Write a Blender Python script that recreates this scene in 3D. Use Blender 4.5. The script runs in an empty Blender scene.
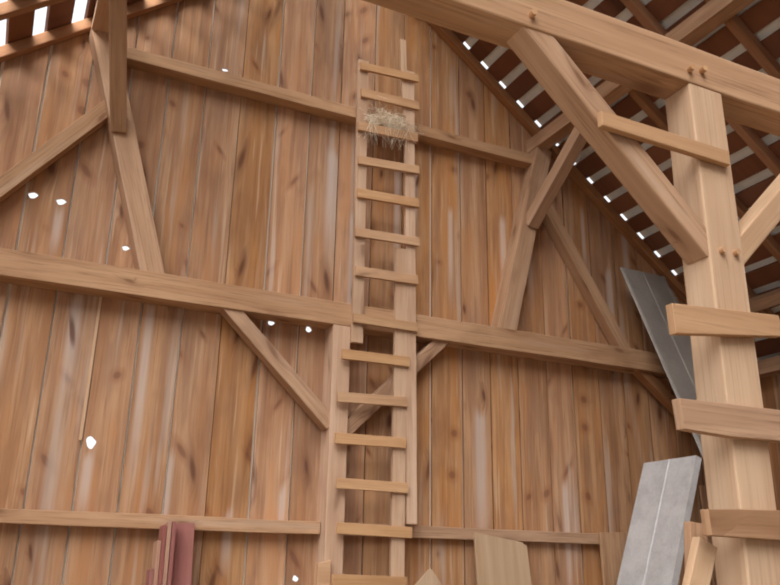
import bpy, bmesh, math, random
from mathutils import Vector, Matrix
random.seed(11)
SC = bpy.context.scene
COL = SC.collection
V = Vector

# ------------------------------------------------------------------ camera
RIGHT = V((0.90104393, -0.43341174, 0.01655598))
DOWN = V((0.15340676, 0.28275718, -0.94684462))
FWD = V((0.40569226, 0.8556884, 0.32126493))
cam = bpy.data.objects.new('camera', bpy.data.cameras.new('camera'))
COL.objects.link(cam)
m = Matrix.Identity(4)
for r in range(3):
    m[r][0] = RIGHT[r]; m[r][1] = -DOWN[r]; m[r][2] = -FWD[r]
m[0][3], m[1][3], m[2][3] = 0.0, -6.2, 1.6
cam.matrix_world = m
cam.data.sensor_width = 36.0
cam.data.lens = 815.0 / 780.0 * 36.0
cam.data.clip_start = 0.05
SC.camera = cam

# ------------------------------------------------------------------ materials
def new_mat(name):
    mt = bpy.data.materials.new(name); mt.use_nodes = True
    nt = mt.node_tree; nt.nodes.clear()
    out = nt.nodes.new('ShaderNodeOutputMaterial')
    b = nt.nodes.new('ShaderNodeBsdfPrincipled')
    nt.links.new(b.outputs[0], out.inputs[0])
    return mt, nt, b

class G:                                   # tiny node-graph helper
    def __init__(s, nt): s.nt = nt
    def n(s, t, **k):
        x = s.nt.nodes.new(t)
        for a, v in k.items(): setattr(x, a, v)
        return x
    def link(s, a, b): s.nt.links.new(a, b)
    def put(s, sock, val):
        if isinstance(val, bpy.types.NodeSocket): s.link(val, sock)
        else: sock.default_value = val
    def math(s, op, a, b=0.0, c=0.0, clamp=False):
        x = s.n('ShaderNodeMath', operation=op, use_clamp=clamp)
        s.put(x.inputs[0], a); s.put(x.inputs[1], b); s.put(x.inputs[2], c)
        return x.outputs[0]
    def mix(s, f, a, b, blend='MIX'):
        x = s.n('ShaderNodeMix', data_type='RGBA', blend_type=blend)
        s.put(x.inputs[0], f)
        for sock, v in ((x.inputs[6], a), (x.inputs[7], b)):
            if isinstance(v, tuple): v = (*v, 1.0)
            s.put(sock, v)
        return x.outputs[2]
    def sstep(s, v, lo, hi, a=0.0, b=1.0):
        x = s.n('ShaderNodeMapRange', interpolation_type='SMOOTHSTEP')
        s.put(x.inputs[0], v)
        for i, q in enumerate((lo, hi, a, b)): s.put(x.inputs[i+1], q)
        return x.outputs[0]
    def vec(s, x, y, z=0.0):
        c = s.n('ShaderNodeCombineXYZ')
        for i, q in enumerate((x, y, z)): s.put(c.inputs[i], q)
        return c.outputs[0]
    def noise(s, vec, scale=1.0, detail=3.0, rough=0.55):
        x = s.n('ShaderNodeTexNoise')
        s.link(vec, x.inputs['Vector']); x.inputs['Scale'].default_value = scale
        x.inputs['Detail'].default_value = detail; x.inputs['Roughness'].default_value = rough
        return x.outputs[0]
    def attr(s, name):
        return s.n('ShaderNodeAttribute', attribute_name=name).outputs['Fac']

def wood(name, pale, mid, dark, knotcol, knot=0.8, knot_keep=0.5, vary=0.3, streak=False, grain=1.0, grey=0.0):
    mt, nt, b = new_mat(name); g = G(nt)
    uv = g.n('ShaderNodeUVMap'); sp = g.n('ShaderNodeSeparateXYZ'); g.link(uv.outputs[0], sp.inputs[0])
    u, v = sp.outputs[0], sp.outputs[1]
    r1, r2 = g.attr('rnd'), g.attr('rnd2')
    # knots
    wob = g.noise(g.vec(g.math('MULTIPLY', u, 6.0), g.math('MULTIPLY', v, 20.0)), 1.0, 1.0)
    slant = g.math('MULTIPLY', g.math('SUBTRACT', r2, 0.5), 5.0)
    kv = g.vec(g.math('MULTIPLY', g.math('MULTIPLY_ADD', v, slant, u), 1.7), g.math('MULTIPLY_ADD', wob, 0.06, g.math('MULTIPLY', v, 4.6)))
    vo = g.n('ShaderNodeTexVoronoi', voronoi_dimensions='2D'); g.link(kv, vo.inputs['Vector']); vo.inputs['Scale'].default_value = 1.0
    vo.inputs['Randomness'].default_value = 0.9
    kd = vo.outputs['Distance']
    sc = g.n('ShaderNodeSeparateColor'); g.link(vo.outputs['Color'], sc.inputs[0])
    keep = g.sstep(sc.outputs[0], 1.0 - knot_keep, 1.0 - knot_keep + 0.06)
    size = g.math('MULTIPLY_ADD', sc.outputs[1], 0.10, 0.07)
    kn = g.math('MULTIPLY', g.sstep(g.math('DIVIDE', kd, size), 0.35, 1.25, 1.0, 0.0), keep)
    halo = g.math('MULTIPLY', g.sstep(g.math('DIVIDE', kd, size), 0.8, 3.0, 1.0, 0.0), keep)
    v2 = g.math('MULTIPLY_ADD', halo, 0.025, v)
    # growth streaks
    n1 = g.noise(g.vec(g.math('MULTIPLY', u, 0.7), g.math('MULTIPLY', v2, 11.0), g.math('MULTIPLY', r1, 40.0)), 1.0, 3.0)
    n2 = g.noise(g.vec(g.math('MULTIPLY', u, 2.2), g.math('MULTIPLY', v2, 85.0), g.math('MULTIPLY', r2, 40.0)), 1.0, 4.0, 0.65)
    n3 = g.noise(g.vec(g.math('MULTIPLY', u, 1.6), g.math('MULTIPLY', v2, 3.0), g.math('MULTIPLY', r2, 9.0)), 1.0, 3.0)
    c = g.mix(g.sstep(n1, 0.34, 0.66), mid, pale)
    c = g.mix(g.math('MULTIPLY', g.sstep(n2, 0.48, 0.72), 0.55 * grain), c, dark)
    c = g.mix(g.math('MULTIPLY', g.sstep(n3, 0.5, 0.75), 0.5), c, dark)
    if streak:
        n5 = g.noise(g.vec(g.math('MULTIPLY', u, 0.9), g.math('MULTIPLY', v2, 22.0), g.math('MULTIPLY', r2, 23.0)), 1.0, 2.0)
        n6 = g.noise(g.vec(g.math('MULTIPLY', u, 1.1), g.math('MULTIPLY', v2, 7.0), g.math('MULTIPLY', r1, 61.0)), 1.0, 3.0)
        c = g.mix(g.math('MULTIPLY', g.sstep(n6, 0.52, 0.68), 0.65), c, (0.47, 0.235, 0.085))
        c = g.mix(g.math('MULTIPLY', g.sstep(n6, 0.48, 0.34), 0.5), c, (0.30, 0.175, 0.105))
        c = g.mix(g.math('MULTIPLY', g.sstep(n5, 0.60, 0.74), 0.6), c, (0.60, 0.43, 0.28))
        c = g.mix(g.math('MULTIPLY', g.sstep(n5, 0.42, 0.30), 0.45), c, (0.22, 0.115, 0.06))
        # spike knots: long dark slanted ovals in a second, sparser layer
        sl2 = g.math('MULTIPLY', g.math('SUBTRACT', r1, 0.5), 2.6)
        vb = g.n('ShaderNodeTexVoronoi', voronoi_dimensions='2D')
        g.link(g.vec(g.math('MULTIPLY', g.math('MULTIPLY_ADD', v, sl2, u), 3.1), g.math('MULTIPLY_ADD', u, g.math('MULTIPLY', sl2, 0.5), g.math('MULTIPLY', v, 3.2))), vb.inputs['Vector'])
        vb.inputs['Scale'].default_value = 1.0
        sb = g.n('ShaderNodeSeparateColor'); g.link(vb.outputs['Color'], sb.inputs[0])
        kb = g.math('MULTIPLY', g.sstep(sb.outputs[0], 0.66, 0.70), 1.0)
        rb = g.math('DIVIDE', vb.outputs['Distance'], g.math('MULTIPLY_ADD', sb.outputs[1], 0.08, 0.06))
        c = g.mix(g.math('MULTIPLY', g.math('MULTIPLY', g.sstep(rb, 1.0, 2.6, 1.0, 0.0), kb), 0.45), c, (0.30, 0.13, 0.05))
        c = g.mix(g.math('MULTIPLY', g.math('MULTIPLY', g.sstep(rb, 0.5, 1.2, 1.0, 0.0), kb), 0.6), c, (0.17, 0.075, 0.04))
    if grey:
        n4 = g.noise(g.vec(g.math('MULTIPLY', u, 0.45), g.math('MULTIPLY', v, 9.0), g.math('MULTIPLY', r1, 17.0)), 1.0, 3.0)
        c = g.mix(g.math('MULTIPLY', g.sstep(n4, 0.57, 0.72), grey), c, (0.50, 0.40, 0.33))
    c = g.mix(g.math('MULTIPLY', halo, 0.45 * knot), c, knotcol)
    if streak:
        gm = g.n('ShaderNodeTexCoord'); s3 = g.n('ShaderNodeSeparateXYZ'); g.link(gm.outputs['Object'], s3.inputs[0])
        dx = g.math('ABSOLUTE', g.math('SUBTRACT', s3.outputs[0], g.attr('stx')))
        wid = g.math('MULTIPLY_ADD', n2, 0.02, g.attr('stw'))
        ma = g.sstep(g.math('DIVIDE', dx, wid), 0.35, 1.35, 1.0, 0.0)
        dz = g.math('SUBTRACT', g.attr('stz'), s3.outputs[2])
        mb = g.math('MULTIPLY', g.sstep(g.math('MULTIPLY_ADD', n1, 0.3, dz), 0.10, 0.24), g.sstep(g.math('DIVIDE', dz, g.attr('stl')), 0.35, 1.0, 1.0, 0.0))
        c = g.mix(g.math('MULTIPLY', g.math('MULTIPLY', ma, mb), 0.66), c, (0.56, 0.47, 0.42))
    c = g.mix(g.math('MULTIPLY', kn, knot), c, knotcol)
    hv = g.n('ShaderNodeHueSaturation'); g.link(c, hv.inputs['Color'])
    g.put(hv.inputs['Value'], g.math('MULTIPLY_ADD', r1, 2 * vary, 1.0 - vary))
    g.put(hv.inputs['Saturation'], g.math('MULTIPLY_ADD', r2, 0.14, 0.91))
    g.put(hv.inputs['Hue'], g.math('MULTIPLY_ADD', r2, 0.003, 0.4925))
    g.link(hv.outputs[0], b.inputs['Base Color'])
    b.inputs['Roughness'].default_value = 0.78
    b.inputs['Specular IOR Level'].default_value = 0.25
    bp = g.n('ShaderNodeBump'); bp.inputs['Strength'].default_value = 0.25; bp.inputs['Distance'].default_value = 0.004
    g.link(g.math('MULTIPLY_ADD', kn, -0.5, n2), bp.inputs['Height']); g.link(bp.outputs[0], b.inputs['Normal'])
    return mt

def simple(name, c1, c2, scale=8.0, rough=0.8, metal=0.0, voro=False, bump=0.0):
    mt, nt, b = new_mat(name); g = G(nt)
    tc = g.n('ShaderNodeTexCoord')
    n = g.noise(tc.outputs['Object'], scale, 5.0, 0.65)
    f = g.sstep(n, 0.35, 0.65)
    if voro:
        vo = g.n('ShaderNodeTexVoronoi'); g.link(tc.outputs['Object'], vo.inputs['Vector']); vo.inputs['Scale'].default_value = 70.0
        s = g.n('ShaderNodeSeparateColor'); g.link(vo.outputs['Color'], s.inputs[0])
        f = g.math('MULTIPLY_ADD', s.outputs[0], 0.4, g.math('MULTIPLY', f, 0.6))
    g.link(g.mix(f, c1, c2), b.inputs['Base Color'])
    b.inputs['Roughness'].default_value = rough; b.inputs['Metallic'].default_value = metal
    if voro: g.put(b.inputs['Roughness'], g.math('MULTIPLY_ADD', f, 0.2, rough - 0.1))
    if bump:
        bp = g.n('ShaderNodeBump'); bp.inputs['Strength'].default_value = bump; bp.inputs['Distance'].default_value = 0.01
        g.link(n, bp.inputs['Height']); g.link(bp.outputs[0], b.inputs['Normal'])
    return mt

M = {}
M['wall'] = wood('barn_board_wood', (0.50, 0.30, 0.155), (0.37, 0.195, 0.09), (0.23, 0.11, 0.05), (0.13, 0.055, 0.028),
                 knot=0.85, knot_keep=0.22, vary=0.11, streak=True, grey=0.65)
M['beam'] = wood('sawn_beam_wood', (0.51, 0.33, 0.195), (0.41, 0.25, 0.14), (0.24, 0.13, 0.065), (0.18, 0.085, 0.04), knot=0.7, knot_keep=0.35, vary=0.05, grain=1.3, grey=0.3)
M['post'] = wood('pale_post_wood', (0.65, 0.475, 0.31), (0.57, 0.39, 0.24), (0.42, 0.27, 0.16), (0.24, 0.12, 0.06), knot=0.75, knot_keep=0.35, vary=0.05, grain=1.0)
M['rung'] = wood('rung_wood', (0.56, 0.36, 0.20), (0.48, 0.29, 0.15), (0.34, 0.19, 0.09), (0.2, 0.1, 0.05), knot=0.5, knot_keep=0.2, vary=0.08)
M['rail'] = wood('ladder_rail_wood', (0.60, 0.43, 0.30), (0.50, 0.33, 0.21), (0.36, 0.22, 0.13), (0.22, 0.12, 0.07), knot=0.5, knot_keep=0.25, vary=0.06)
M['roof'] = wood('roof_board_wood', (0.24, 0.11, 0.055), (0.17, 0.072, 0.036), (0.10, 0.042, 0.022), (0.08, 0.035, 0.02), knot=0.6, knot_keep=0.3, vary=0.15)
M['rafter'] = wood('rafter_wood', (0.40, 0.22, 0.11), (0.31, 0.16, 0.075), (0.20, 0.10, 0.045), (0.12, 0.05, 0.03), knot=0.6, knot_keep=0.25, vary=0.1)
M['batten'] = wood('grey_batten_wood', (0.80, 0.74, 0.65), (0.70, 0.62, 0.53), (0.52, 0.45, 0.38), (0.22, 0.17, 0.13), knot=0.4, knot_keep=0.15, vary=0.15)
M['red'] = wood('red_painted_wood', (0.33, 0.145, 0.12), (0.28, 0.11, 0.095), (0.21, 0.08, 0.07), (0.15, 0.045, 0.04), knot=0.2, knot_keep=0.15, vary=0.06, grain=0.5)
M['edge'] = wood('bare_edge_wood', (0.52, 0.33, 0.22), (0.42, 0.24, 0.16), (0.28, 0.13, 0.09), (0.2, 0.1, 0.07), knot=0.3, knot_keep=0.1, vary=0.08)
M['ply'] = wood('faded_board_wood', (0.50, 0.37, 0.25), (0.43, 0.31, 0.20), (0.34, 0.22, 0.13), (0.25, 0.14, 0.08), knot=0.3, knot_keep=0.2, vary=0.03, grain=0.6)
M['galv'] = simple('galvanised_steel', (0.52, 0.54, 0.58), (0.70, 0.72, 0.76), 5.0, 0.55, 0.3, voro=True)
M['dimgalv'] = simple('dim_galvanised_steel', (0.33, 0.315, 0.30), (0.44, 0.42, 0.40), 3.0, 0.5, 0.3, voro=True)  # same steel as galv, base colour darkened to stand in for dimmer reflections
M['rooftin'] = simple('roof_tin', (0.76, 0.82, 0.86), (0.84, 0.89, 0.92), 3.0, 0.5, 0.0)
M['dirt'] = simple('packed_earth', (0.22, 0.16, 0.10), (0.30, 0.22, 0.14), 2.5, 0.95, bump=0.6)
M['straw'] = simple('dry_straw', (0.72, 0.62, 0.48), (0.88, 0.80, 0.66), 30.0, 0.8)

# ------------------------------------------------------------------ mesh building
class MB:
    """collects boxes and prisms into one bmesh, with grain UVs and per-piece random tones"""
    def __init__(s):
        s.bm = bmesh.new(); s.uv = s.bm.loops.layers.uv.new('UVMap')
        L = s.bm.faces.layers.float
        s.lay = {k: L.new(k) for k in ('rnd', 'rnd2', 'stx', 'stz', 'stl', 'stw')}
    def faces(s, fs, axis, across, up, attrs=None, mat=0):
        a = dict(rnd=random.random(), rnd2=random.random(), stx=99.0, stz=0.0, stl=1.0, stw=0.03)
        if attrs: a.update(attrs)
        ou, ov = random.random() * 30, random.random() * 30
        for f in fs:
            n = f.normal
            for k, l in s.lay.items(): f[l] = a[k]
            f.material_index = mat
            for lp in f.loops:
                p = lp.vert.co
                if abs(n.dot(axis)) > 0.8: q = (p.dot(across) * 0.6, p.dot(up) * 3)
                elif abs(n.dot(up)) >= abs(n.dot(across)): q = (p.dot(axis), p.dot(across))
                else: q = (p.dot(axis), p.dot(up) + 5.3)
                lp[s.uv].uv = (q[0] + ou, q[1] + ov)
    def prism(s, pts, depth, axis=None, attrs=None, holes=None, mat=0):
        """pts: 3D outline (planar, CCW seen from the front); extruded by the vector depth"""
        bm = s.bm; depth = V(depth)
        pts = [V(p) for p in pts]
        if holes:
            loops = [pts] + [[V(p) for p in h] for h in holes]
            edges = []
            for lp in loops:
                vs = [bm.verts.new(p) for p in lp]
                edges += [bm.edges.new((vs[i], vs[(i+1) % len(vs)])) for i in range(len(vs))]
            r = bmesh.ops.triangle_fill(bm, use_beauty=True, use_dissolve=False, edges=edges)
            base = [f for f in r['geom'] if isinstance(f, bmesh.types.BMFace)]
        else:
            base = [bm.faces.new([bm.verts.new(p) for p in pts])]
        r = bmesh.ops.extrude_face_region(bm, geom=base, use_keep_orig=True)
        nv = [g for g in r['geom'] if isinstance(g, bmesh.types.BMVert)]
        bmesh.ops.translate(bm, vec=depth, verts=nv)
        allv = set(nv) | {v for f in base for v in f.verts}
        fs = list({f for v in allv for f in v.link_faces})
        bmesh.ops.recalc_face_normals(bm, faces=fs)
        for f in fs: f.normal_update()
        ax = V(axis).normalized() if axis is not None else V((0, 0, 1))
        up = depth.normalized()
        s.faces(fs, ax, ax.cross(up).normalized(), up, attrs, mat)
        return fs
    def box(s, x0, x1, y0, y1, z0, z1, axis=(0, 0, 1), attrs=None, mat=0):
        return s.prism([(x0, y0, z0), (x1, y0, z0), (x1, y0, z1), (x0, y0, z1)], (0, y1 - y0, 0), axis, attrs, mat=mat)
    def bar(s, p0, p1, w, d, side, rough=0.0, attrs=None):
        """bar from p0 to p1, w across 'side', d across the third direction; slight hand-sawn waviness"""
        p0, p1 = V(p0), V(p1); ax = (p1 - p0); L = ax.length; ax.normalize()
        sd = V(side); sd = (sd - ax * sd.dot(ax)).normalized(); up = ax.cross(sd).normalized()
        n = max(1, int(L / 0.4)) if rough else 1
        rings = []
        for i in range(n + 1):
            c = p0 + ax * (L * i / n)
            j = lambda: random.uniform(-rough, rough)
            rings.append([s.bm.verts.new(c + sd * (a * w / 2 + j()) + up * (b_ * d / 2 + j())) for a, b_ in ((-1, -1), (1, -1), (1, 1), (-1, 1))])
        fs = []
        for i in range(n):
            for k in range(4):
                fs.append(s.bm.faces.new((rings[i][k], rings[i][(k+1) % 4], rings[i+1][(k+1) % 4], rings[i+1][k])))
        fs.append(s.bm.faces.new(rings[0][::-1])); fs.append(s.bm.faces.new(rings[-1]))
        bmesh.ops.recalc_face_normals(s.bm, faces=fs)
        for f in fs: f.normal_update()
        s.faces(fs, ax, sd, up, attrs)
    def cyl(s, c, ax, r, h, n=10):
        ax = V(ax).normalized(); t = ax.orthogonal().normalized(); b2 = ax.cross(t)
        pts = [V(c) + (t * math.cos(2*math.pi*i/n) + b2 * math.sin(2*math.pi*i/n)) * r for i in range(n)]
        s.prism(pts, ax * h, ax)
    def build(s, name, mat, parent=None, origin=None, bevel=0.0):
        me = bpy.data.meshes.new(name)
        if origin is None:
            vs = [v.co for v in s.bm.verts]
            zb = min(v.z for v in vs)
            lo = [v for v in vs if v.z < zb + 0.05]
            origin = sum(lo, V()) / len(lo)
        o = V(origin)
        if parent is not None: off = V(parent.get('org', (0, 0, 0)))
        bmesh.ops.translate(s.bm, vec=-o, verts=s.bm.verts)
        s.bm.to_mesh(me); s.bm.free()
        for q in (mat if isinstance(mat, (list, tuple)) else [mat]): me.materials.append(q)
        ob = bpy.data.objects.new(name, me); COL.objects.link(ob)
        ob.location = o
        if parent is not None:
            ob.parent = parent; ob.location = o - parent.location
        if bevel:
            bv = ob.modifiers.new('bevel', 'BEVEL'); bv.width = bevel; bv.segments = 2; bv.limit_method = 'ANGLE'
        return ob

def tag(o, label=None, cat=None, group=None, kind=None):
    if label: o['label'] = label
    if cat: o['category'] = cat
    if group: o['group'] = group
    if kind: o['kind'] = kind
    return o

def timber(name, p0, p1, w, d, side, label, cat, mat='beam', group=None, bevel=0.006, rough=0.002, pegs=()):
    b = MB(); b.bar(p0, p1, w, d, side, rough)
    o = tag(b.build(name, M[mat], bevel=bevel), label, cat, group)
    for c, ax in pegs:
        q = MB(); q.cyl(c, ax, 0.013, 0.075); q.build('peg', M['rung'], o)
    return o

XC = 2.47; PITCH = 0.8; APEX = 7.57
def roof_z(x): return APEX - PITCH * abs(x - XC)
XL, XR = -2.40, 7.36
SL = math.hypot(1, PITCH)
RF_D = 0.09                                   # rafter depth square to the slope
SH0 = RF_D * SL                               # vertical lift of the sheathing underside above the rafter underside

# ------------------------------------------------------------------ gable wall
HOLES = [(1.30, 5.73, .030, .022), (-0.045, 4.22, .036, .026), (0.155, 4.21, .036, .026), (0.665, 3.925, .030, .02),
         (0.60, 2.42, .034, .04), (1.87, 3.50, .030, .024), (2.195, 3.485, .028, .024), (2.19, 1.52, .026, .022)]
wall = MB()
seams = [0.22 + 0.313 * k for k in range(-9, 24)]
seams = [s + random.uniform(-0.014, 0.014) for s in seams if XL < s < XR]
seams = [XL] + seams + [XR]
streak_for = [(-0.045, 4.19, .5, .022), (0.155, 4.18, .5, .026), (0.665, 4.02, .34, .045), (0.60, 2.36, .55, .03), (1.32, 4.7, 1.0, .03),
              (1.16, 2.4, .9, .03), (1.64, 2.02, .6, .03), (2.02, 5.1, 1.2, .045), (2.35, 5.2, 1.4, .06), (3.42, 4.9, 2.2, .03),
              (3.85, 2.95, 1.6, .055), (3.56, 4.9, 1.2, .02), (4.15, 4.9, 0.9, .03), (4.75, 2.4, 1.3, .025), (2.05, 2.2, .5, .022)]
for i in range(len(seams) - 1):
    gl, gr = random.uniform(0.003, 0.014), random.uniform(0.003, 0.014)
    x0, x1 = seams[i] + gl, seams[i+1] - gr
    y0 = random.uniform(-0.004, 0.004)
    zt = lambda x: roof_z(x) + SH0 - 0.012
    pts = [(x0, y0, 0), (x1, y0, 0), (x1, y0, zt(x1))]
    if x0 < XC < x1: pts.append((XC, y0, zt(XC)))
    pts.append((x0, y0, zt(x0)))
    hs = []
    for hx, hz, rx, rz in HOLES:
        if x0 + rx < hx < x1 - rx:
            hs.append([(hx + rx * (1 + .18 * math.sin(3*a + hx)) * math.cos(a), y0, hz + rz * (1 + .2 * math.cos(2*a + hz)) * math.sin(a))
                       for a in [2 * math.pi * k / 14 for k in range(14)]])
    at = {}
    for sx, sz, sl, sw in streak_for:
        if x0 <= sx <= x1: at = dict(stx=sx, stz=sz, stl=sl, stw=sw)
    if not at and random.random() < 0.75:
        at = dict(stx=random.uniform(x0 + .02, x1 - .02), stz=random.choice((3.5, 2.8, 5.2, 4.6)), stl=random.uniform(.7, 1.8), stw=random.uniform(.015, .04))
    wall.prism(pts, (0, 0.025, 0), (0, 0, 1), at, holes=hs)
w_o = tag(wall.build('wall_back', M['wall'], origin=(0, 0, 0)), kind='structure')
bt = MB()
for sx in seams[1:-1]:
    hw = 0.028
    if any(abs(h[0] - sx) < hw + h[2] for h in HOLES): hw = 0.016
    bt.box(sx - hw, sx + hw, 0.0295, 0.050, 0, roof_z(sx) + SH0 - 0.06)
bt.build('batten', M['batten'], w_o, origin=(0, 0, 0))
sp = MB(); sp.bar((0.526, -0.006, 2.43), (0.532, -0.006, 3.50), 0.02, 0.012, (1, 0, 0), 0.001)
sp.build('sapwood_sliver', M['post'], w_o)

# right side wall, floor
wr = MB(); yy = 0.0
while yy > -9.2:
    w = random.uniform(.26, .33)
    wr.box(XR, XR + 0.025, yy - w + 0.004, yy - 0.004, 0, roof_z(XR) + SH0 - .02); yy -= w
tag(wr.build('wall_right', M['wall'], origin=(XR, -9.2, 0)), kind='structure')
wl = MB(); yy = 0.0  # unseen left wall, added part way to darken the lower gable wall
while yy > -3.4:
    w = random.uniform(.26, .33)
    wl.box(XL - .03, XL - 0.005, yy - w + 0.004, yy - 0.004, 0, roof_z(XL) + SH0 - .02); yy -= w
tag(wl.build('wall_left', M['wall'], origin=(XL, -3.4, 0)), kind='structure')
wf = MB(); xx = XR  # unseen wall behind the camera, added to keep sky off front faces
while xx > -0.4:
    w = random.uniform(.26, .33)
    wf.box(xx - w + .004, xx - .004, -9.25, -9.225, 0, min(roof_z(xx), roof_z(xx - w)) + SH0 - .02); xx -= w
tag(wf.build('wall_front', M['wall'], origin=(3.4, -9.25, 0)), kind='structure')
fl = MB(); fl.box(-9, 12, -16, 3, -0.1, 0.0, (1, 0, 0))
tag(fl.build('floor', M['dirt'], origin=(0, 0, 0)), kind='structure')

# ------------------------------------------------------------------ roof
roof = bpy.data.objects.new('ceiling', None); COL.objects.link(roof); roof['kind'] = 'structure'
YB = -9.0
def slope_pt(sgn, s, lift=0.0):               # s = distance down the slope from the ridge, lift square to it
    return XC + sgn * (s / SL + lift * PITCH / SL), APEX - s * PITCH / SL + lift / SL
for sgn, nm in ((1, 'roof_sheathing'), (-1, 'roof_sheathing')):
    b = MB(); s = 0.20 if sgn > 0 else 0.05
    STEP, GAP = (0.272, 0.092) if sgn > 0 else (0.335, 0.125)
    while s < 6.35:
        s1 = s + STEP - GAP + random.uniform(-.012, .012)
        q = [slope_pt(sgn, s, RF_D + .002), slope_pt(sgn, s1, RF_D + .002), slope_pt(sgn, s1, RF_D + .034), slope_pt(sgn, s, RF_D + .034)]
        b.prism([(x, 0.035, z) for x, z in q], (0, YB - 0.035, 0), (0, 1, 0))
        s += STEP
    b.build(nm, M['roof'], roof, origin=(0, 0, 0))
# corrugated tin over the right slope
b = MB(); bm = b.bm; prev = None
tin = []
for y_i in range(0, 91):
    y = -0.088 + (YB + 0.088) * y_i / 90.0
    lift = RF_D + .040 + (0.008 if y_i % 2 else 0.0)
    row = [bm.verts.new((slope_pt(1, s, lift)[0], y, slope_pt(1, s, lift)[1])) for s in (-0.02, 6.6)]
    if prev: tin.append(bm.faces.new((prev[0], prev[1], row[1], row[0])))
    prev = row
b.build('metal_roofing', M['rooftin'], roof, origin=(0, 0, 0))

def rafter(sgn, y, label, w=0.075, s1=6.3):
    a, c = slope_pt(sgn, 0.05, RF_D / 2), slope_pt(sgn, s1, RF_D / 2)
    timber('rafter', (c[0], y, c[1]), (a[0], y, a[1]), w, RF_D, (0, 1, 0), label, 'rafter', 'rafter', 'sloping rafters under the roof boards', bevel=0.008, rough=0.003)
ords = ['first', 'second', 'third', 'fourth', 'fifth', 'sixth']
for i, y in enumerate((-0.05, -0.70, -1.30, -1.87, -2.43, -3.0)):
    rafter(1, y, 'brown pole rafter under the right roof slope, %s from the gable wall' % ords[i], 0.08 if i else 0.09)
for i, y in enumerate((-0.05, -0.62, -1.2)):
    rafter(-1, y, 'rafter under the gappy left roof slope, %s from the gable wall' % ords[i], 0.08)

# ------------------------------------------------------------------ gable bent
FY = -0.19; T = 0.19; CY = FY / 2
timber('tie_beam', (-2.3, CY, 3.60), (7.2, CY, 3.60), 0.20, T, (0, 0, 1), 'long horizontal timber tie beam across the boarded gable wall', 'beam', rough=0.003)
timber('post', (2.42, CY, 0), (2.42, CY, 3.50), .155, T, (1, 0, 0), 'square timber post under the far tie beam carrying the ladder rungs', 'post', 'rail', rough=0.002)
timber('canted_post', (0.885, CY + .003, 3.62), (0.25, CY + .003, 5.70), 0.18, T - .012, (1, 0, 0), 'leaning timber post on the left half of the gable wall', 'post')
timber('canted_post', (4.04, CY + .003, 3.62), (4.58, CY + .003, 5.70), 0.18, T - .012, (1, 0, 0), 'leaning timber post on the right half of the gable wall', 'post')
timber('diagonal_brace', (-0.70, -0.07, 3.615), (0.42, -0.07, 5.08), 0.125, 0.12, (1, 0, 0), 'diagonal timber from left leaning post down past the photo edge', 'brace')
timber('diagonal_brace', (5.56, -0.07, 3.59), (4.50, -0.07, 5.27), 0.125, 0.12, (1, 0, 0), 'diagonal timber from right leaning post down to the tie beam end', 'brace')
timber('knee_brace', (2.37, -0.11, 2.68), (1.42, -0.11, 3.58), 0.115, 0.12, (1, 0, 1), 'knee brace left of the ladder under the far tie beam', 'brace')
timber('knee_brace', (2.47, -0.09, 2.62), (3.46, -0.09, 3.58), 0.115, 0.12, (-1, 0, 1), 'knee brace passing behind the ladder rungs under the far tie beam', 'brace')
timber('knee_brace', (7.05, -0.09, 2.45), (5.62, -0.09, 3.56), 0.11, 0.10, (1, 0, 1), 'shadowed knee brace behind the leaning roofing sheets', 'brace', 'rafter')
timber('wall_girt', (0.40, -0.07, 5.555), (4.46, -0.07, 5.555), 0.11, 0.14, (0, 0, 1), 'upper horizontal girt on the gable wall behind the ladder top', 'beam')
timber('wall_girt', (-2.3, -0.05, 1.89), (2.335, -0.05, 1.89), 0.095, 0.10, (0, 0, 1), 'lowest horizontal rail on the wall left of the ladder', 'beam', rough=0.004)
timber('wall_girt', (2.505, -0.04, 1.89), (7.1, -0.04, 1.89), 0.095, 0.08, (0, 0, 1), 'lowest horizontal rail on the wall right of the ladder', 'beam')
timber('roof_purlin', (4.55, 0.0, 5.765), (4.55, -5.2, 5.765), 0.15, 0.15, (1, 0, 0), 'square purlin running out from the right leaning post under the rafters', 'beam')
timber('roof_purlin', (0.235, 0.0, 5.715), (0.235, -5.2, 5.715), 0.13, 0.13, (1, 0, 0), 'square purlin running out from the left leaning post', 'beam', 'rail')
timber('purlin_brace', (0.478, -0.16, 4.83), (0.25, -1.02, 5.69), 0.125, 0.13, (1, 0, 0), 'brace rising from left leaning post toward the viewer to the left purlin', 'brace')
timber('purlin_brace', (4.37, -0.16, 4.81), (4.53, -1.05, 5.71), 0.12, 0.13, (1, 0, 0), 'brace rising from right leaning post toward the viewer to the right purlin', 'brace')
timber('roof_purlin', (6.62, 0.0, 4.17), (6.62, -5.2, 4.17), 0.12, 0.12, (1, 0, 0.8), 'low purlin near the right eave seen past the near post', 'beam')
timber('wall_plate', (7.24, 0.0, 3.69), (7.24, -5.2, 3.69), 0.15, 0.15, (1, 0, 0), 'eave plate along the top of the right side wall', 'beam')
timber('post', (7.24, -1.35, 0), (7.24, -1.35, 3.615), 0.15, 0.15, (1, 0, 0), 'square side wall post at the far right behind the near post', 'post')
timber('knee_brace', (7.24, -1.27, 3.0), (7.24, -0.62, 3.615), 0.09, 0.09, (0, 1, 1), 'knee brace under the eave plate at the right photo edge', 'brace', 'rafter')

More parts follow.
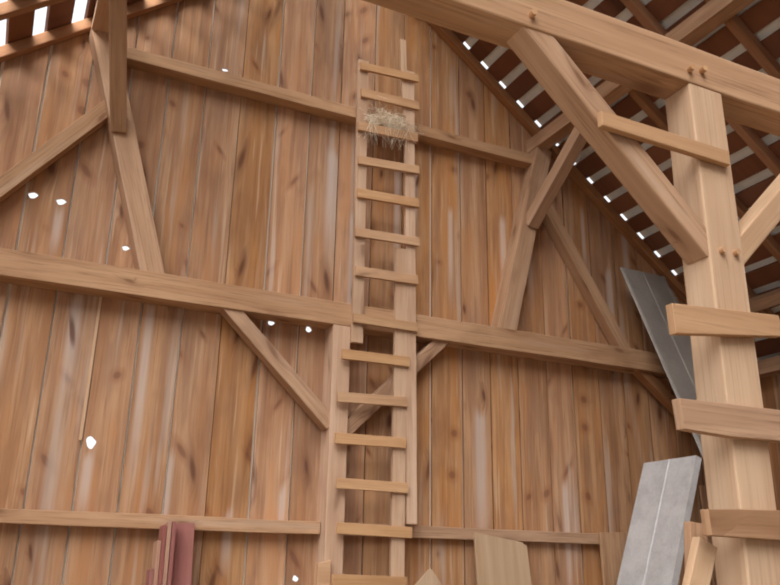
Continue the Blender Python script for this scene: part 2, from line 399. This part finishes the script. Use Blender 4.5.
# ------------------------------------------------------------------ near bent
NY = -4.10; ND = 0.155; NC = NY + ND / 2
timber('tie_beam', (-2.3, NC, 3.622), (7.16, NC, 3.622), 0.185, ND, (0, 0, 1), 'big near tie beam crossing the upper right corner overhead', 'beam', 'beam', bevel=0.008, rough=0.002,
       pegs=[((1.56, NY - .028, 3.58), (0.1, 1, 0)), ((2.35, NY - .028, 3.585), (0.1, 1, 0)), ((2.42, NY - .028, 3.60), (0.1, 1, 0))])
timber('post', (2.450, NC, 0), (2.445, NC, 3.53), 0.185, 0.145, (1, 0, 0), 'pale near post on the right with boards nailed across it', 'post', 'post', bevel=0.008, rough=0.002,
       pegs=[((2.415, NY - .016, 2.79), (0, 1, 0)), ((2.49, NY - .016, 2.795), (0, 1, 0))])
timber('knee_brace', (2.385, NY + .066, 2.79), (1.475, NY + .066, 3.65), 0.10, 0.115, (1, 0, 1), 'near knee brace from the pale post up left to the near tie beam', 'brace', 'beam', bevel=0.008)
timber('knee_brace', (2.48, NY + .066, 2.76), (3.39, NY + .066, 3.645), 0.095, 0.115, (-1, 0, 1), 'near knee brace from the pale post up to the right photo edge', 'brace', 'post', bevel=0.008)
timber('crosspiece', (1.842, NY - .016, 3.205), (2.492, NY - .016, 3.195), 0.064, 0.03, (0, 0, 1), 'short pale stick nailed from near knee brace to the pale post', 'board', 'rung', bevel=0.004)
def nailed(name, pts, y, th, label, mat):
    b = MB(); b.prism([(x, y, z) for x, z in pts], (0, th, 0), (1, 0, 0))
    return tag(b.build(name, M[mat], bevel=0.003), label, 'board')
nailed('nailed_board', [(2.10, 2.405), (2.645, 2.468), (2.65, 2.51), (2.64, 2.552), (2.095, 2.517)], NY - .035, .034, 'highest of the three boards nailed across the pale near post', 'rung')
nailed('nailed_board', [(2.09, 2.066), (2.30, 2.058), (2.78, 2.065), (2.78, 2.178), (2.25, 2.174), (2.08, 2.171)], NY - .04, .039, 'middle, thickest board nailed across the pale near post', 'beam')
nailed('nailed_board', [(2.165, 1.722), (2.74, 1.712), (2.74, 1.822), (2.30, 1.812), (2.16, 1.806)], NY - .04, .039, 'lowest board nailed across the pale near post', 'beam')
timber('leaning_plank', (1.50, -4.03, 0.0), (2.243, -4.03, 1.705), 0.085, 0.035, (1, 0, 0), 'pale narrow plank leaning on the near post under its lowest board', 'board', 'post', bevel=0.003)
timber('leaning_plank', (2.08, -3.97, 0.0), (2.268, -3.97, 1.772), 0.08, 0.03, (1, 0, 0), 'brown plank leaning on the near post behind the pale plank', 'board', 'beam', bevel=0.003)

# ------------------------------------------------------------------ ladder
lad = bpy.data.objects.new('ladder', None); COL.objects.link(lad); lad.location = (2.93, -0.21, 0)
tag(lad, 'tall homemade wooden ladder of nailed rungs against the gable wall', 'ladder')
def part(name, p0, p1, w, d, side, mat, label=None):
    b = MB(); b.bar(p0, p1, w, d, side, 0.0015)
    o = b.build(name, M[mat], lad, bevel=0.003)
    if label: o['label'] = label
    return o
part('rail', (2.545, -0.21, 3.36), (2.52, -0.21, 6.07), 0.10, 0.038, (1, 0, 0), 'rail')
part('rail', (3.06, -0.21, 1.94), (3.00, -0.21, 6.10), 0.095, 0.038, (1, 0, 0), 'rail')
part('rail', (2.935, -0.21, 0.0), (2.945, -0.21, 4.27), 0.115, 0.038, (1, 0, 0), 'rail')
part('rail_extension', (2.965, -0.216, 5.6), (2.925, -0.216, 6.43), 0.06, 0.026, (1, 0, 0), 'rail')
RU = [(2.463, 5.958, 3.06, 6.0), (2.48, 5.681, 3.07, 5.705), (2.462, 5.334, 3.06, 5.365), (2.473, 4.998, 3.075, 5.04), (2.474, 4.679, 3.075, 4.711),
      (2.467, 4.312, 3.08, 4.334), (2.479, 3.96, 3.07, 3.977), (2.474, 3.548, 3.065, 3.55), (2.389, 3.232, 2.995, 3.239), (2.36, 2.879, 2.98, 2.90),
      (2.356, 2.556, 2.97, 2.564), (2.386, 2.216, 2.99, 2.21), (2.40, 1.887, 3.03, 1.872), (2.375, 1.517, 2.99, 1.505), (2.38, 1.18, 2.99, 1.18), (2.37, .85, 2.98, .85), (2.38, .5, 2.99, .5)]
for i, (xa, za, xb, zb) in enumerate(RU):
    f = 5.955 / 5.92
    y = -0.245
    part('rung', (xa * f, y, 1.6 + (za - 1.6) * f), (xb * f, y, 1.6 + (zb - 1.6) * f), random.uniform(.075, .088), 0.03, (0, 0, 1), 'rung')

# straw caught behind the third rung
st = MB()
def strand(p, d, L, r=0.0016):
    p = V(p); d = V(d).normalized(); n = 4; pr = None
    bend = V((random.gauss(0, .5), random.gauss(0, .3), random.gauss(-.25, .5)))
    for i in range(n + 1):
        q = d.orthogonal().normalized(); q2 = d.cross(q)
        ring = [st.bm.verts.new(p + (q * math.cos(a) + q2 * math.sin(a)) * r) for a in (0, 2.1, 4.2)]
        if pr:
            for k in range(3): st.bm.faces.new((pr[k], pr[(k+1) % 3], ring[(k+1) % 3], ring[k]))
        pr = ring; p = p + d * (L / n); d = (d + bend * 0.3).normalized()
for i in range(430):
    x = random.uniform(2.62, 2.98); t = (x - 2.62) / .36
    z = 5.43 + abs(random.gauss(0, .05)) + .03 * math.sin(t * 3.1)
    strand((x, random.uniform(-0.275, -0.15), z + .02), (random.uniform(-1, 1), random.uniform(-.35, .35), random.gauss(0, .35)), random.uniform(.05, .17))
for i in range(75):
    x = random.choice((random.uniform(2.58, 2.66), random.uniform(2.75, 2.98)))
    strand((x, random.uniform(-0.29, -0.20), 5.45), (random.gauss(0, .25), random.gauss(0, .15), -1), random.uniform(.1, .24))
so = st.build('straw_clump', M['straw'])
tag(so, 'tuft of dry straw caught behind the upper ladder rungs', 'straw', kind='stuff')

# ------------------------------------------------------------------ metal sheets
def sheet(name, tl, along, across, width, length, ribs, mat, label, rib_h=0.014, edge=0.012, fold=None):
    """steel sheet; tl = top left corner, along = down its length, across = over its width"""
    tl, along, across = V(tl), V(along).normalized(), V(across)
    across = (across - along * across.dot(along)).normalized(); nrm = across.cross(along).normalized()
    if nrm.dot(V((-0.6, -0.8, 0))) < 0: nrm = -nrm
    prof = [(0, -edge), (0.004, 0)]
    for r in ribs: prof += [(r - .014, 0), (r, rib_h), (r + .014, 0)]
    prof += [(width - .004, 0), (width, -(edge if fold is None else fold))]
    b = MB(); prev = None; n = 10
    for i in range(n + 1):
        row = [b.bm.verts.new(tl + along * (length * i / n) + across * a + nrm * h) for a, h in prof]
        if prev:
            for k in range(len(prof) - 1): b.bm.faces.new((prev[k], row[k], row[k+1], prev[k+1]))
        prev = row
    bmesh.ops.recalc_face_normals(b.bm, faces=b.bm.faces[:])
    o = b.build(name, M[mat])
    sd = o.modifiers.new('solid', 'SOLIDIFY'); sd.thickness = 0.0015
    return tag(o, label, 'metal sheet')
AC = V((0.98, 0.19, 0.09)).normalized(); AL = V((0.14, -0.27, -0.95)).normalized(); NB = V((-0.02, 0.95, -0.27)).normalized()
def long_sheet(tl, label, ribs, width):
    sheet('roofing_sheet', tl, AL, AC, width, tl.z / -AL.z - .004, ribs, 'dimgalv', label, rib_h=.007)
tl0 = V((5.39, -0.25, 4.52))
long_sheet(tl0, 'front long dark grey steel roofing sheet leaning at the wall right of the tie beam', (.025, .36, .71), .74)
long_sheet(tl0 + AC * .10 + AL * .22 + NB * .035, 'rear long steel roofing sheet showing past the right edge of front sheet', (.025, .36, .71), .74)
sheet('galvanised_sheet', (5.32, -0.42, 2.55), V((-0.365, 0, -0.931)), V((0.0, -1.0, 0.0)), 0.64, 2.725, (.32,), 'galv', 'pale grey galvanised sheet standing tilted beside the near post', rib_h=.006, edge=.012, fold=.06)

# ------------------------------------------------------------------ boards standing along the wall
def standing(name, pts, y0, ytop, th, label, mat, cat='board'):
    """flat board whose outline is (x, z); leans from y0 at the floor to ytop at its top"""
    zt = max(z for x, z in pts)
    Y = lambda z: y0 + (ytop - y0) * z / zt
    n = V((0, -1, (ytop - y0) / zt)).normalized()
    b = MB(); b.prism([V((x, Y(z), z)) for x, z in pts], n * th, (0, 0, 1))
    return tag(b.build(name, M[mat], bevel=0.003), label, cat)
standing('wide_board', [(3.64, 0), (4.22, 0), (4.165, 1.80), (4.12, 1.83), (3.66, 1.895)], -0.40, -0.17, .022, 'wide faded board with a sloping top standing right of the ladder', 'ply')
standing('wide_board', [(5.03, 0), (5.42, 0), (5.40, 1.955), (5.03, 1.945)], -0.15, -0.085, .03, 'wide tan board behind the galvanised sheet', 'beam')
standing('wide_board', [(6.30, 0), (6.92, 0), (6.92, 2.44), (6.30, 2.43)], -0.22, -0.10, .022, 'shaded board against the wall between galvanised sheet and near post', 'beam')
standing('pointed_offcut', [(2.95, 0), (3.28, 0), (3.23, 1.50), (3.155, 1.60), (3.13, 1.60), (3.01, 1.49)], -0.55, -0.36, .025, 'board with a pointed top at the ladder foot', 'ply')
b = MB(); b.prism([(2.275, -0.232, 1.40), (2.385, -0.232, 1.42), (2.38, -0.232, 1.66), (2.34, -0.232, 1.645), (2.28, -0.232, 1.63)], (0, .04, 0), (1, 0, 0))
tag(b.build('wood_block', M['rung'], bevel=.004), 'small rusty brown wood block nailed low on the ladder post', 'block')
standing('painted_board', [(1.215, 0), (1.365, 0), (1.36, 1.885), (1.215, 1.88)], -0.36, -0.115, .028, 'red painted board facing out beside the upright board stack', 'red')
def edgewise(x, zt, mat, label, th=.026):
    b = MB(); b.bar((x - .0, -0.30, 0), (x, -0.20, zt), th, .13, (1, 0, 0))
    tag(b.build('painted_board', M[mat], bevel=.002), label, 'board')
edgewise(1.192, 1.885, 'red', 'red edge board right against the wide red painted board')
edgewise(1.160, 1.88, 'edge', 'bare pale edged board in the upright stack left of the red ones')
edgewise(1.130, 1.86, 'red', 'dull red board standing edgewise left of the bare pale edge')
edgewise(1.101, 1.755, 'edge', 'shorter pale edged board in the upright stack, second from its left')
edgewise(1.072, 1.57, 'red', 'lowest leftmost board of the upright red stack')

# ------------------------------------------------------------------ light: bright overcast day through the open left side and the doorway behind
w = bpy.data.worlds.new('world'); SC.world = w; w.use_nodes = True
nt = w.node_tree; nt.nodes.clear()
wo = nt.nodes.new('ShaderNodeOutputWorld'); bg = nt.nodes.new('ShaderNodeBackground')
bg.inputs[0].default_value = (0.93, 0.97, 1.0, 1); bg.inputs[1].default_value = 0.55
nt.links.new(bg.outputs[0], wo.inputs[0])
sun = bpy.data.objects.new('sun', bpy.data.lights.new('sun', 'SUN')); COL.objects.link(sun)
sun.data.energy = 4.6; sun.data.angle = math.radians(50); sun.data.color = (1.0, 0.95, 0.88)
sun.rotation_euler = V((0.42, 0.58, -0.70)).to_track_quat('-Z', 'Y').to_euler()

vs = SC.view_settings
vs.view_transform = 'Standard'; vs.look = 'None'; vs.gamma = 1.0; vs.use_curve_mapping = False
vs.exposure = 1.2
SC.cycles.filter_width = 2.0
SC.cycles.max_bounces = 8; SC.cycles.diffuse_bounces = 6
